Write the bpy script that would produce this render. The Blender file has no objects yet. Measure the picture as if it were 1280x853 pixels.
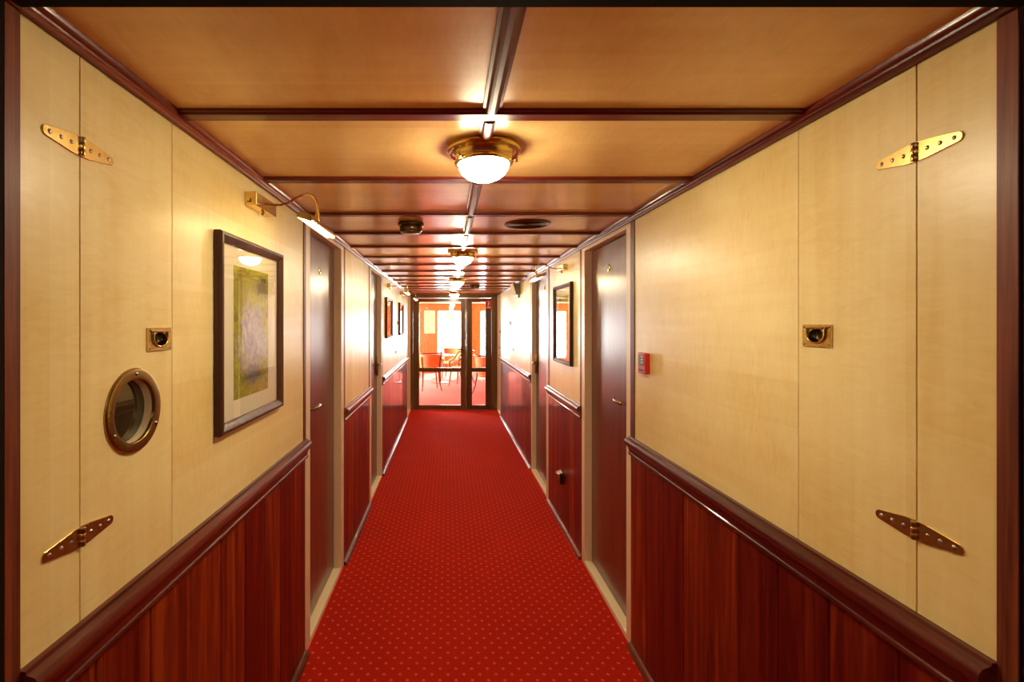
import bpy, bmesh, math, random
from mathutils import Vector, Matrix
random.seed(7)
SC = bpy.context.scene
COL = SC.collection
PI = math.pi

# ------------------------------------------------------------------ camera
FPX = 610.0                                   # focal length in pixels of the 1280 wide frame
cam_d = bpy.data.cameras.new('camera')
cam = bpy.data.objects.new('camera', cam_d)
COL.objects.link(cam)
cam.location = (0, 0, 1.60)
cam.rotation_euler = (PI/2, 0, 0)
cam_d.sensor_width = 36.0
cam_d.lens = 36.0*FPX/1280.0
cam_d.shift_x = (640-560)/1280.0
cam_d.shift_y = -(426.5-404)/1280.0
cam_d.clip_start = 0.02
SC.camera = cam

# ------------------------------------------------------------------ world, daylight, exposure
w = bpy.data.worlds.new('sky'); SC.world = w
w.use_nodes = True
bg = w.node_tree.nodes['Background']
bg.inputs['Color'].default_value = (0.93, 0.97, 1.0, 1)
bg.inputs['Strength'].default_value = 7.0
sun_d = bpy.data.lights.new('sun', 'SUN'); sun_d.energy = 14.0; sun_d.angle = 0.02; sun_d.color = (1, .93, .82)
sun = bpy.data.objects.new('sun', sun_d); COL.objects.link(sun)
sun.location = (2, 24, 12)
sun.rotation_euler = Vector((-.12, -1.0, -.52)).to_track_quat('-Z', 'Y').to_euler()

def area(name, loc, rot, sx, sy, power, col):
    d = bpy.data.lights.new(name, 'AREA'); d.shape = 'RECTANGLE'; d.size = sx; d.size_y = sy
    d.energy = power; d.color = col
    o = bpy.data.objects.new(name, d); COL.objects.link(o); o.location = loc; o.rotation_euler = rot
    return o
# daylight entering by the lounge windows
area('window_daylight', (.16, 17.55, 1.2), (-PI/2, 0, 0), 1.1, 1.6, 80, (.95, .98, 1))
area('window_daylight', (1.7, 17.55, 1.2), (-PI/2, 0, 0), 1.1, 1.6, 70, (.95, .98, 1))
area('window_daylight', (-1.81, 17.55, 1.2), (-PI/2, 0, 0), 1.3, 1.6, 130, (.95, .98, 1))
area('window_daylight', (-2.55, 12.5, 1.3), (0, -PI/2, 0), 1.4, 3.0, 260, (.95, .98, 1))

SC.view_settings.view_transform = 'Standard'
SC.view_settings.look = 'None'
SC.view_settings.exposure = 0.52
SC.view_settings.gamma = 1.0
SC.view_settings.use_curve_mapping = False
SC.cycles.use_denoising = True
SC.cycles.max_bounces = 12
SC.cycles.diffuse_bounces = 6

# ------------------------------------------------------------------ materials
def new_mat(name):
    m = bpy.data.materials.new(name); m.use_nodes = True
    nt = m.node_tree; nt.nodes.clear()
    out = nt.nodes.new('ShaderNodeOutputMaterial')
    return m, nt, out
def nd(nt, t, **kw):
    n = nt.nodes.new(t)
    for k, v in kw.items():
        if hasattr(n, k): setattr(n, k, v)
    return n
def math_n(nt, op, a, b=None, c=None):
    n = nt.nodes.new('ShaderNodeMath'); n.operation = op
    for i, v in enumerate((a, b, c)):
        if v is None: continue
        if isinstance(v, (int, float)): n.inputs[i].default_value = v
        else: nt.links.new(v, n.inputs[i])
    return n.outputs[0]
def mix_n(nt, fac, a, b, mode='MIX'):
    n = nt.nodes.new('ShaderNodeMix'); n.data_type = 'RGBA'; n.blend_type = mode
    for i, v in ((0, fac), (6, a), (7, b)):
        if isinstance(v, (int, float)): n.inputs[i].default_value = v
        elif isinstance(v, tuple): n.inputs[i].default_value = v if len(v) == 4 else (*v, 1)
        else: nt.links.new(v, n.inputs[i])
    return n.outputs[2]
def ramp_n(nt, fac, stops):
    n = nt.nodes.new('ShaderNodeValToRGB'); nt.links.new(fac, n.inputs[0])
    el = n.color_ramp.elements
    while len(el) < len(stops): el.new(.5)
    for e, (p, c) in zip(el, stops): e.position = p; e.color = (*c, 1)
    return n.outputs[0]
def grain_pos(nt, scale, shift=7.0):
    g = nd(nt, 'ShaderNodeNewGeometry'); oi = nd(nt, 'ShaderNodeObjectInfo')
    r = math_n(nt, 'MULTIPLY', oi.outputs['Random'], shift)
    a = nt.nodes.new('ShaderNodeVectorMath'); a.operation = 'ADD'
    nt.links.new(g.outputs['Position'], a.inputs[0])
    cx = nt.nodes.new('ShaderNodeCombineXYZ')
    for i in range(3): nt.links.new(r, cx.inputs[i])
    nt.links.new(cx.outputs[0], a.inputs[1])
    s = nt.nodes.new('ShaderNodeVectorMath'); s.operation = 'MULTIPLY'; s.inputs[1].default_value = scale
    nt.links.new(a.outputs[0], s.inputs[0])
    return s.outputs[0], oi.outputs['Random']
def noise_n(nt, vec, scale=1.0, detail=3.0, rough=.55, dist=0.0):
    n = nd(nt, 'ShaderNodeTexNoise'); n.inputs['Scale'].default_value = scale
    n.inputs['Detail'].default_value = detail; n.inputs['Roughness'].default_value = rough
    n.inputs['Distortion'].default_value = dist
    nt.links.new(vec, n.inputs['Vector'])
    return n.outputs['Fac']
def bsdf(nt, out, color, rough, metal=0.0, coat=0.0, coat_r=.05, spec=.5, bump=None, bump_s=.1, bump_d=.001, sheen=0.0):
    b = nd(nt, 'ShaderNodeBsdfPrincipled')
    for key, v in (('Base Color', color), ('Roughness', rough)):
        if isinstance(v, (int, float)): b.inputs[key].default_value = v
        elif isinstance(v, tuple): b.inputs[key].default_value = (*v, 1)
        else: nt.links.new(v, b.inputs[key])
    b.inputs['Metallic'].default_value = metal
    b.inputs['Coat Weight'].default_value = coat; b.inputs['Coat Roughness'].default_value = coat_r
    b.inputs['Specular IOR Level'].default_value = spec
    b.inputs['Sheen Weight'].default_value = sheen
    if bump is not None:
        bn = nd(nt, 'ShaderNodeBump'); bn.inputs['Strength'].default_value = bump_s; bn.inputs['Distance'].default_value = bump_d
        nt.links.new(bump, bn.inputs['Height']); nt.links.new(bn.outputs[0], b.inputs['Normal'])
    nt.links.new(b.outputs[0], out.inputs[0])
    return b
def plain(name, color, rough=.5, **kw):
    m, nt, out = new_mat(name)
    p, _ = grain_pos(nt, (1, 1, 1), 3)
    f = noise_n(nt, p, 60, 2)
    c = mix_n(nt, math_n(nt, 'MULTIPLY', f, .25), color, tuple(x*.7 for x in color))
    bsdf(nt, out, c, rough, **kw)
    return m

def maple(name, light, dark, stave='y', along='z', rough=.36, coat=.3, coat_r=.30):
    """pale veneer: long streaks along the grain, flame ripple across it, faint staves"""
    m, nt, out = new_mat(name)
    L, S = 1.2, 26.0
    sc = {'z': (S, S, L), 'y': (S, L, S), 'x': (L, S, S)}[along]
    p, rnd = grain_pos(nt, sc)
    streak = noise_n(nt, p, 1.0, 4, .6, .4)
    sc2 = {'z': (11, 11, 42), 'y': (11, 42, 11), 'x': (42, 11, 11)}[along]
    p2, _ = grain_pos(nt, sc2)
    flame = noise_n(nt, p2, 1.0, 3, .6, 1.6)
    p3, _ = grain_pos(nt, (2.1, 2.1, 2.1))
    cloud = noise_n(nt, p3, 1.3, 2, .5, .3)
    g = nd(nt, 'ShaderNodeNewGeometry'); sx = nd(nt, 'ShaderNodeSeparateXYZ'); nt.links.new(g.outputs['Position'], sx.inputs[0])
    st = math_n(nt, 'FLOOR', math_n(nt, 'MULTIPLY', sx.outputs[{'x': 0, 'y': 1, 'z': 2}[stave]], 8.3))
    wn = nd(nt, 'ShaderNodeTexWhiteNoise', noise_dimensions='1D'); nt.links.new(math_n(nt, 'ADD', st, math_n(nt, 'MULTIPLY', rnd, 9)), wn.inputs['W'])
    p4, _ = grain_pos(nt, (3.1, 3.1, 3.1), 11.0)
    patch = noise_n(nt, p4, 1.6, 3, .6, .6)
    f = math_n(nt, 'MULTIPLY', streak, .34)
    f = math_n(nt, 'ADD', f, math_n(nt, 'MULTIPLY', math_n(nt, 'MULTIPLY', flame, patch), .62))
    f = math_n(nt, 'MULTIPLY_ADD', cloud, .42, f)
    f = math_n(nt, 'MULTIPLY_ADD', wn.outputs['Value'], .14, f)
    c = ramp_n(nt, f, ((.40, light), (.82, dark)))
    bsdf(nt, out, c, rough, coat=coat, coat_r=coat_r, spec=.4)
    return m

def mahogany(name, dark, mid, light, along='z', rough=.34, coat=.42, coat_r=.05, sdens=30.0, spec=.3):
    m, nt, out = new_mat(name)
    sc = {'z': (sdens, sdens, .7), 'y': (sdens, .7, sdens), 'x': (.7, sdens, sdens)}[along]
    p, rnd = grain_pos(nt, sc)
    streak = noise_n(nt, p, 1.0, 5, .62, 1.1)
    sc2 = {'z': (160, 160, 9), 'y': (160, 9, 160), 'x': (9, 160, 160)}[along]
    p2, _ = grain_pos(nt, sc2)
    pore = noise_n(nt, p2, 1.0, 2, .5)
    f = math_n(nt, 'MULTIPLY_ADD', pore, .22, math_n(nt, 'MULTIPLY', streak, .8))
    c = ramp_n(nt, f, ((.36, dark), (.50, mid), (.66, light)))
    hv = nd(nt, 'ShaderNodeHueSaturation'); nt.links.new(c, hv.inputs['Color'])
    nt.links.new(math_n(nt, 'MULTIPLY_ADD', rnd, .85, .48), hv.inputs['Value'])
    nt.links.new(math_n(nt, 'MULTIPLY_ADD', rnd, .018, .491), hv.inputs['Hue'])
    bsdf(nt, out, hv.outputs[0], rough, coat=coat, coat_r=coat_r, spec=spec, bump=pore, bump_s=.12, bump_d=.0006)
    return m

MAPLE_L, MAPLE_D = (.95, .83, .44), (.80, .60, .22)
M = {}
M['maple_v'] = maple('maple_vertical_grain', MAPLE_L, MAPLE_D, 'y', 'z')
M['maple_h'] = maple('maple_horizontal_grain', MAPLE_L, MAPLE_D, 'z', 'y')
M['maple_c'] = maple('amber_maple_ceiling', (.94, .64, .26), (.78, .44, .14), 'y', 'x', rough=.3, coat=.5, coat_r=.16)
M['mahog'] = mahogany('mahogany_boards', (.05, .0032, .001), (.14, .011, .0022), (.31, .048, .007), sdens=17)
M['mahog_y'] = mahogany('mahogany_moulding', (.07, .008, .004), (.15, .020, .008), (.27, .045, .016), 'y', coat=.3, coat_r=.08)
M['mahog_x'] = mahogany('mahogany_batten', (.10, .012, .005), (.20, .028, .010), (.30, .05, .018), 'x', coat=.3, coat_r=.1)
M['mahog_z'] = mahogany('mahogany_post', (.10, .016, .005), (.20, .042, .013), (.32, .08, .026), 'z', rough=.5, coat=.08, coat_r=.3)
M['leaf'] = mahogany('dark_door_veneer', (.045, .010, .005), (.10, .020, .009), (.15, .034, .014), 'z', rough=.35, coat=.7, coat_r=.26, sdens=60)
M['endframe'] = mahogany('dark_oak_frame', (.10, .045, .012), (.15, .075, .020), (.19, .10, .028), 'z', coat=.25, coat_r=.15)
M['portal'] = plain('portal_shade_black', (.010, .005, .003), .8, spec=.1)  # unlit portal wood: the shade is put into this near-black colour
M['core'] = plain('dark_core', (.02, .012, .008), .9)
M['cream'] = plain('champagne_door_frame', (.95, .77, .53), .38, coat=.15, coat_r=.25)
M['sill'] = plain('cream_sill', (.97, .84, .56), .4)
M['inner_cream'] = plain('cream_liner', (.82, .70, .46), .45)
def metal(name, c, rough):
    m, nt, out = new_mat(name)
    p, _ = grain_pos(nt, (1, 1, 1), 3)
    f = noise_n(nt, p, 45, 3)
    col = mix_n(nt, f, c, tuple(x*.72 for x in c))
    r = math_n(nt, 'MULTIPLY_ADD', f, .14, rough-.07)
    bsdf(nt, out, col, r, metal=1.0)
    return m
M['brass'] = metal('polished_brass', (.88, .65, .24), .24)
M['brass_d'] = metal('aged_brass', (.46, .30, .10), .30)
M['antique'] = metal('antique_brass', (.27, .185, .08), .26)
M['bronze'] = metal('dark_bronze', (.17, .12, .06), .34)
M['steel'] = metal('worn_steel', (.60, .52, .42), .28)
M['black'] = plain('black_plastic', (.018, .014, .012), .35)
M['grey'] = plain('grey_plastic', (.16, .14, .10), .45)
M['red'] = plain('red_plastic', (.62, .016, .010), .35, coat=.3)
M['white'] = plain('white_print', (.80, .77, .72), .5)
M['pframe'] = mahogany('picture_frame_wood', (.035, .012, .008), (.075, .025, .013), (.12, .045, .024), 'z', rough=.5, coat=.1, coat_r=.2)
M['mat'] = plain('cream_mat_board', (.93, .87, .68), .8)
def emit(name, c, s):
    m, nt, out = new_mat(name)
    e = nd(nt, 'ShaderNodeEmission'); e.inputs[0].default_value = (*c, 1); e.inputs[1].default_value = s
    nt.links.new(e.outputs[0], out.inputs[0]); return m
M['bowl'] = emit('lit_opal_glass', (1.0, .83, .55), 108.0)
M['tube'] = emit('lit_filament_tube', (1.0, .74, .36), 30.0)
def thin_glass(name, tint, refl=.06):
    m, nt, out = new_mat(name)
    t = nd(nt, 'ShaderNodeBsdfTransparent'); t.inputs[0].default_value = (*tint, 1)
    g = nd(nt, 'ShaderNodeBsdfGlossy'); g.inputs['Roughness'].default_value = .01
    lw = nd(nt, 'ShaderNodeLayerWeight'); lw.inputs[0].default_value = .5
    f = math_n(nt, 'MULTIPLY_ADD', math_n(nt, 'POWER', lw.outputs['Facing'], 5.0), .9, refl)
    mx = nd(nt, 'ShaderNodeMixShader')
    nt.links.new(f, mx.inputs[0]); nt.links.new(t.outputs[0], mx.inputs[1]); nt.links.new(g.outputs[0], mx.inputs[2])
    nt.links.new(mx.outputs[0], out.inputs[0]); return m
M['glass'] = thin_glass('clear_glass', (.97, .97, .95))
M['pglass'] = thin_glass('picture_glass', (.98, .98, .98), .045)
m, nt, out = new_mat('smoky_porthole_glass'); bsdf(nt, out, (.03, .028, .012), .03, coat=1, coat_r=.0); M['dglass'] = m

def carpet():
    m, nt, out = new_mat('red_diamond_carpet')
    g = nd(nt, 'ShaderNodeNewGeometry'); s = nd(nt, 'ShaderNodeSeparateXYZ'); nt.links.new(g.outputs['Position'], s.inputs[0])
    k = 1/(.0515*math.sqrt(2))
    def fr(v):
        v = math_n(nt, 'FRACT', math_n(nt, 'MULTIPLY', v, k))
        return math_n(nt, 'ABSOLUTE', math_n(nt, 'SUBTRACT', v, .5))
    u = fr(math_n(nt, 'ADD', s.outputs[0], s.outputs[1])); v = fr(math_n(nt, 'SUBTRACT', s.outputs[0], s.outputs[1]))
    d = math_n(nt, 'MAXIMUM', u, v)
    p, _ = grain_pos(nt, (1, 1, 1), 0)
    fuzz = noise_n(nt, p, 420, 2, .6)
    d = math_n(nt, 'MULTIPLY_ADD', math_n(nt, 'SUBTRACT', fuzz, .5), .06, d)
    ring = math_n(nt, 'MULTIPLY', math_n(nt, 'LESS_THAN', d, .118), math_n(nt, 'GREATER_THAN', d, .052))
    core = math_n(nt, 'LESS_THAN', d, .052)
    cloud = noise_n(nt, p, 2.2, 3, .55)
    base = mix_n(nt, math_n(nt, 'MULTIPLY', fuzz, .55), (.60, .018, .0025), (.32, .007, .0015))
    base = mix_n(nt, math_n(nt, 'MULTIPLY', cloud, .45), base, (.28, .005, .001))
    c = mix_n(nt, math_n(nt, 'MULTIPLY', ring, .66), base, (.78, .22, .10))
    c = mix_n(nt, math_n(nt, 'MULTIPLY', core, .5), c, (.52, .06, .04))
    bsdf(nt, out, c, .95, spec=.12, bump=fuzz, bump_s=.5, bump_d=.003)
    return m
M['carpet'] = carpet()
m, nt, out = new_mat('rose_lounge_carpet')
p, _ = grain_pos(nt, (1, 1, 1), 0)
bsdf(nt, out, mix_n(nt, noise_n(nt, p, 30, 3), (.62, .20, .16), (.52, .13, .10)), .95, spec=.1); M['lcarpet'] = m
M['lwall'] = maple('orange_cherry_veneer', (.76, .24, .05), (.62, .16, .03), 'x', 'z', rough=.4)
M['lceil'] = plain('lounge_ceiling_red', (.70, .26, .10), .5)
M['uphol'] = plain('tan_upholstery', (.72, .34, .12), .8)
M['chairwood'] = mahogany('cherry_chair_wood', (.10, .02, .01), (.20, .045, .02), (.30, .08, .03), 'z', coat=.4, coat_r=.15)
M['tabletop'] = plain('pale_table_top', (.75, .55, .35), .25)

def art(name, edge1, edge2, centre1, centre2, accent, hy, hz):
    """loose abstract painting, laid out in the sheet's own coordinates"""
    m, nt, out = new_mat(name)
    tc = nd(nt, 'ShaderNodeTexCoord'); s = nd(nt, 'ShaderNodeSeparateXYZ'); nt.links.new(tc.outputs['Object'], s.inputs[0])
    y = math_n(nt, 'DIVIDE', s.outputs[1], hy); z = math_n(nt, 'DIVIDE', s.outputs[2], hz)
    n1 = noise_n(nt, tc.outputs['Object'], 9, 4, .6, 1.0); n2 = noise_n(nt, tc.outputs['Object'], 22, 5, .7, 1.5)
    mr = nd(nt, 'ShaderNodeMapRange'); nt.links.new(n2, mr.inputs[0]); mr.inputs[1].default_value = .36; mr.inputs[2].default_value = .64; n2 = mr.outputs[0]
    rr = math_n(nt, 'SQRT', math_n(nt, 'ADD', math_n(nt, 'POWER', math_n(nt, 'MULTIPLY', y, 1.15), 2.0), math_n(nt, 'POWER', math_n(nt, 'MULTIPLY', math_n(nt, 'ADD', z, .12), 1.45), 2.0)))
    rr = math_n(nt, 'ADD', rr, math_n(nt, 'MULTIPLY', math_n(nt, 'SUBTRACT', n1, .5), 1.5))
    f = nd(nt, 'ShaderNodeMapRange'); nt.links.new(rr, f.inputs[0]); f.inputs[1].default_value = .55; f.inputs[2].default_value = 1.0
    ce = mix_n(nt, n2, centre1, centre2); ed = mix_n(nt, n2, edge1, edge2)
    c = mix_n(nt, f.outputs[0], ce, ed)
    def blob(cy, cz, ry, rz, amt):
        d = math_n(nt, 'SQRT', math_n(nt, 'ADD', math_n(nt, 'POWER', math_n(nt, 'DIVIDE', math_n(nt, 'SUBTRACT', y, cy), ry), 2.0), math_n(nt, 'POWER', math_n(nt, 'DIVIDE', math_n(nt, 'SUBTRACT', z, cz), rz), 2.0)))
        d = math_n(nt, 'ADD', d, math_n(nt, 'MULTIPLY', math_n(nt, 'SUBTRACT', n2, .5), 1.6))
        k = nd(nt, 'ShaderNodeMapRange'); nt.links.new(d, k.inputs[0]); k.inputs[1].default_value = 1.0; k.inputs[2].default_value = .6; k.inputs[4].default_value = amt
        return k.outputs[0]
    c = mix_n(nt, blob(.55, .72, .42, .16, .85), c, accent)
    c = mix_n(nt, blob(.1, -.68, .75, .14, .75), c, accent)
    c = mix_n(nt, blob(-.62, .62, .3, .25, .6), c, edge2)
    bsdf(nt, out, c, .7)
    return m
ART = [art('abstract_green_lavender', (.52, .52, .004), (.20, .16, .003), (.66, .62, .76), (.24, .21, .36), (.03, .028, .04), .1475, .216),
       art('abstract_yellow_field', (.60, .55, .05), (.42, .38, .08), (.70, .62, .45), (.55, .42, .30), (.20, .22, .08), .15, .21),
       art('abstract_russet', (.50, .22, .10), (.38, .14, .06), (.62, .42, .28), (.45, .25, .16), (.15, .06, .04), .15, .15),
       art('abstract_terracotta', (.52, .26, .14), (.40, .18, .10), (.58, .40, .32), (.48, .30, .22), (.18, .08, .05), .15, .15)]

# ------------------------------------------------------------------ object helpers
WL = {}                                        # world position of each object's origin
def wpos(o): return WL.get(o.name, Vector((0, 0, 0)))
def props(o, label=None, cat=None, group=None, kind=None):
    for k, v in (('label', label), ('category', cat), ('group', group), ('kind', kind)):
        if v: o[k] = v
    return o
def link(o, parent, world):
    COL.objects.link(o)
    world = Vector(world)
    if parent is not None:
        o.parent = parent; o.location = world - wpos(parent)
    else:
        o.location = world
    WL[o.name] = world
    return o
def empty(name, loc, label=None, cat=None, group=None, kind=None, parent=None):
    o = bpy.data.objects.new(name, None); o.empty_display_size = .05
    link(o, parent, loc)
    return props(o, label, cat, group, kind)

class B:
    """collects shapes in world coordinates; done() makes one mesh object"""
    def __init__(s): s.bm = bmesh.new()
    def add(s, tmp):
        me = bpy.data.meshes.new('t'); tmp.to_mesh(me); tmp.free(); s.bm.from_mesh(me); bpy.data.meshes.remove(me); return s
    def box(s, a, b, bev=0.0, seg=1):
        x0, x1 = sorted((a[0], b[0])); y0, y1 = sorted((a[1], b[1])); z0, z1 = sorted((a[2], b[2]))
        t = bmesh.new(); bmesh.ops.create_cube(t, size=1)
        for v in t.verts: v.co = Vector(((x0+x1)/2+v.co.x*(x1-x0), (y0+y1)/2+v.co.y*(y1-y0), (z0+z1)/2+v.co.z*(z1-z0)))
        if bev: bmesh.ops.bevel(t, geom=t.edges[:], offset=bev, segments=seg, affect='EDGES', profile=.5)
        return s.add(t)
    def loft(s, rings, close=True, caps=True):
        t = bmesh.new(); R = [[t.verts.new(p) for p in r] for r in rings]; n = len(R[0])
        for a, b in zip(R, R[1:]):
            for i in range(n if close else n-1):
                t.faces.new((a[i], a[(i+1) % n], b[(i+1) % n], b[i]))
        if caps and close:
            t.faces.new(R[0]); t.faces.new(R[-1])
        bmesh.ops.recalc_face_normals(t, faces=t.faces[:])
        return s.add(t)
    def lathe(s, prof, c, axis=(0, 0, 1), seg=24, sx=1.0, ref=None):
        ax = Vector(axis).normalized()
        u = Vector(ref) if ref else ax.orthogonal(); u = (u - ax*u.dot(ax)).normalized(); v = ax.cross(u)
        c = Vector(c); t = bmesh.new(); rows = []
        for r, h in prof:
            if r < 1e-6: rows.append([t.verts.new(c+ax*h)])
            else: rows.append([t.verts.new(c+ax*h+u*(r*sx*math.cos(2*PI*i/seg))+v*(r*math.sin(2*PI*i/seg))) for i in range(seg)])
        for a, b in zip(rows, rows[1:]):
            for i in range(seg):
                j = (i+1) % seg
                if len(a) == 1 and len(b) == 1: continue
                if len(a) == 1: t.faces.new((a[0], b[i], b[j]))
                elif len(b) == 1: t.faces.new((a[i], a[j], b[0]))
                else: t.faces.new((a[i], a[j], b[j], b[i]))
        bmesh.ops.recalc_face_normals(t, faces=t.faces[:])
        return s.add(t)
    def tube(s, pts, r, seg=10, closed=False):
        P = [Vector(p) for p in pts]; n = len(P); R = r if isinstance(r, (list, tuple)) else [r]*n
        rings = []; up = None
        for i, p in enumerate(P):
            if closed: t = (P[(i+1) % n]-P[i-1]).normalized()
            else: t = (P[min(i+1, n-1)]-P[max(i-1, 0)]).normalized()
            if up is None: up = t.orthogonal().normalized()
            up = (up - t*up.dot(t))
            up = up.normalized() if up.length > 1e-6 else t.orthogonal().normalized()
            sd = t.cross(up)
            rings.append([p+up*(R[i]*math.cos(2*PI*k/seg))+sd*(R[i]*math.sin(2*PI*k/seg)) for k in range(seg)])
        if closed: rings.append(rings[0])
        return s.loft(rings, True, not closed)
    def poly(s, pts, off):
        """prism: polygon pts swept by the vector off"""
        t = bmesh.new(); o = Vector(off)
        a = [t.verts.new(p) for p in pts]; b = [t.verts.new(Vector(p)+o) for p in pts]; n = len(a)
        t.faces.new(a); t.faces.new(b)
        for i in range(n): t.faces.new((a[i], a[(i+1) % n], b[(i+1) % n], b[i]))
        bmesh.ops.recalc_face_normals(t, faces=t.faces[:])
        return s.add(t)
    def done(s, name, mat, parent=None, origin=None, smooth=35, label=None, cat=None, group=None, kind=None):
        vs = [v.co for v in s.bm.verts]
        if origin is None:
            lo = [min(v[i] for v in vs) for i in range(3)]; hi = [max(v[i] for v in vs) for i in range(3)]
            origin = Vector(((lo[0]+hi[0])/2, (lo[1]+hi[1])/2, lo[2]))
        origin = Vector(origin)
        for v in s.bm.verts: v.co -= origin
        me = bpy.data.meshes.new(name); s.bm.to_mesh(me); s.bm.free()
        if smooth:
            me.shade_smooth(); me.set_sharp_from_angle(angle=math.radians(smooth))
        me.materials.append(M[mat] if isinstance(mat, str) else mat)
        o = bpy.data.objects.new(name, me); link(o, parent, origin)
        return props(o, label, cat, group, kind)
def share(name, me, parent, world):
    return link(bpy.data.objects.new(name, me), parent, world)

# ------------------------------------------------------------------ the corridor
XL, XR = -.688, .904
ZC, ZP, ZR = 2.13, 2.10, 1.04                  # ceiling, panel top, chair rail top
YE = 9.0                                       # glazed screen at the end
class Side:
    def __init__(s, sg): s.sg = sg; s.x = XL if sg < 0 else XR
    def p(s, d, y, z): return (s.x - s.sg*d, y, z)      # d = distance out of the wall into the corridor
LS, RS = Side(-1), Side(1)

fl = B().box((XL-.02, .55, -.06), (XR+.02, YE+.05, 0)).done('floor', 'carpet', smooth=0)
props(fl, 'red corridor carpet with rows of small pale diamonds', 'floor', kind='structure')

# ceiling: slab, veneer panels between the battens, centre strip
beams = [1.23, 1.79, 2.358, 2.86, 3.36, 3.877, 4.39, 4.95, 5.48, 5.98, 6.48, 7.0, 7.5, 8.0, 8.5]
lamp_y = [1.48, 3.61, 5.73, 8.25]
XM = .108
ce = B().box((XL-.02, .6, ZC+.012), (XR+.02, YE+.05, ZC+.10)).done('ceiling', 'core', smooth=0)
props(ce, 'amber veneer corridor ceiling crossed by mahogany battens', 'ceiling', kind='structure')
edges = [.70]+beams+[YE]
for a, b in zip(edges, edges[1:]):
    for x0, x1 in ((XL, XM-.001), (XM+.001, XR)):
        B().box((x0, a+.001, ZC), (x1, b-.001, ZC+.0115), .0015).done('panel', 'maple_c', ce, smooth=0)
bprof = [(-.027, 0), (-.027, -.006), (-.020, -.007), (-.018, -.0125), (.018, -.0125), (.020, -.007), (.027, -.006), (.027, 0)]
for y in beams:
    B().poly([(XL+.012, y+q[0], ZC+q[1]) for q in bprof], (XR-XL-.024, 0, 0)).done('batten', 'mahog_x', ce, smooth=0)
cprof = [(-.023, 0), (-.023, -.005), (-.016, -.006), (-.011, -.014), (-.005, -.017), (.005, -.017), (.011, -.014), (.016, -.006), (.023, -.005), (.023, 0)]
for a, b in zip(edges, edges[1:]):
    a2, b2 = max(a+.028, .74), b-.028
    spans = [(a2, b2)]
    for ly in lamp_y:
        if a < ly < b: spans = [(a2, ly-.104), (ly+.104, b2)]
    for u, v in spans:
        if v-u > .02: B().poly([(XM+q[0], u, ZC+q[1]) for q in cprof], (0, v-u, 0)).done('centre_batten', 'mahog_y', ce, smooth=25)

# walls
def wall(S, name, label, sections, near_panels, void):
    W = empty(name, S.p(-.1, 4.8, 0), label, 'wall', kind='structure')
    B().box(S.p(-.22, .62, -.06), S.p(-.13, YE+.05, ZC+.1)).done('backing', 'core', W, smooth=0)
    boards = {}
    for k, (ya, yb, strip_a, strip_b) in enumerate(sections):
        for (u, v, d) in ([(ya, void[0], -.013), (void[0], void[1], -.08), (void[1], yb, -.013)] if k == 0 else [(ya, yb, -.013)]):
            B().box(S.p(-.13, u, 0), S.p(d, v, ZC)).done('core', 'core', W, smooth=0)
        pa, pb = ya+strip_a, yb-strip_b
        if strip_a: B().box(S.p(-.012, ya, ZR-.01), S.p(.003, pa-.001, ZP+.004), .001).done('edge_strip', 'mahog_z', W, smooth=0)
        if strip_b: B().box(S.p(-.012, pb+.001, ZR-.01), S.p(.003, yb, ZP+.004), .001).done('edge_strip', 'mahog_z', W, smooth=0)
        if k == 0:
            for (a, b, mt) in near_panels:
                B().box(S.p(-.012, a+.0012, ZR-.01), S.p(0, b-.0012, ZP+.004), .001).done('panel', mt, W, smooth=0)
        else:
            B().box(S.p(-.012, pa, ZR-.01), S.p(0, pb, ZP+.004), .001).done('panel', 'maple_v', W, smooth=0)
        n = max(1, round((yb-ya)/.182)); wd = (yb-ya)/n
        me = None
        for i in range(n):
            y0 = ya+i*wd
            if me is None:
                o = B().box(S.p(-.012, y0+.0005, .012), S.p(0, y0+wd-.0005, .985), .0032).done('board', 'mahog', W, smooth=0)
                me = o.data; o0 = wpos(o).copy()
            else: share('board', me, W, o0+Vector((0, i*wd, 0)))
    return W
WLf = wall(LS, 'wall_left', 'maple and mahogany corridor wall with porthole hatch', [(.78, 2.354, 0, .035), (3.213, 4.283, .04, .043), (5.09, 8.22, .04, .04)],
           [(.782, .9124, 'maple_v'), (1.2165, 2.319, 'maple_h')], (.93, 1.20))
WRt = wall(RS, 'wall_right', 'maple and mahogany corridor wall with red call point', [(.80, 2.413, 0, .052), (3.292, 4.394, .044, .05), (5.30, 8.40, .05, .04)],
           [(.802, .9418, 'maple_v'), (1.2589, 2.361, 'maple_h')], (.96, 1.24))

# crown mouldings, chair rails, skirting
crown = [(0, ZC), (0, ZP-.001), (.004, ZP), (.008, ZP-.003), (.013, ZP-.002), (.016, ZP+.003), (.015, ZP+.008), (.012, ZP+.011), (.013, ZP+.015), (.018, ZP+.018), (.021, ZP+.022), (.022, ZC)]
rail = [(0, ZR+.002), (.012, ZR+.002), (.014, ZR-.004), (.020, ZR-.006), (.028, ZR-.009), (.033, ZR-.016), (.035, ZR-.025), (.033, ZR-.034), (.027, ZR-.041), (.018, ZR-.049), (.013, ZR-.060), (.011, ZR-.074), (.014, ZR-.077), (.015, ZR-.083), (.012, ZR-.088), (0, ZR-.089)]
skirt = [(0, .026), (.004, .026), (.011, .022), (.018, .015), (.023, .007), (.025, 0), (0, 0)]
def mould(S, prof, y0, y1, name, mat, parent=None, **kw):
    return B().poly([S.p(d, y0, z) for d, z in prof], (0, y1-y0, 0)).done(name, mat, parent, smooth=30, **kw)
mould(LS, crown, .745, YE-.03, 'trim_1', 'mahog_y', label='mahogany crown moulding above the porthole wall', cat='trim', kind='structure')
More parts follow.
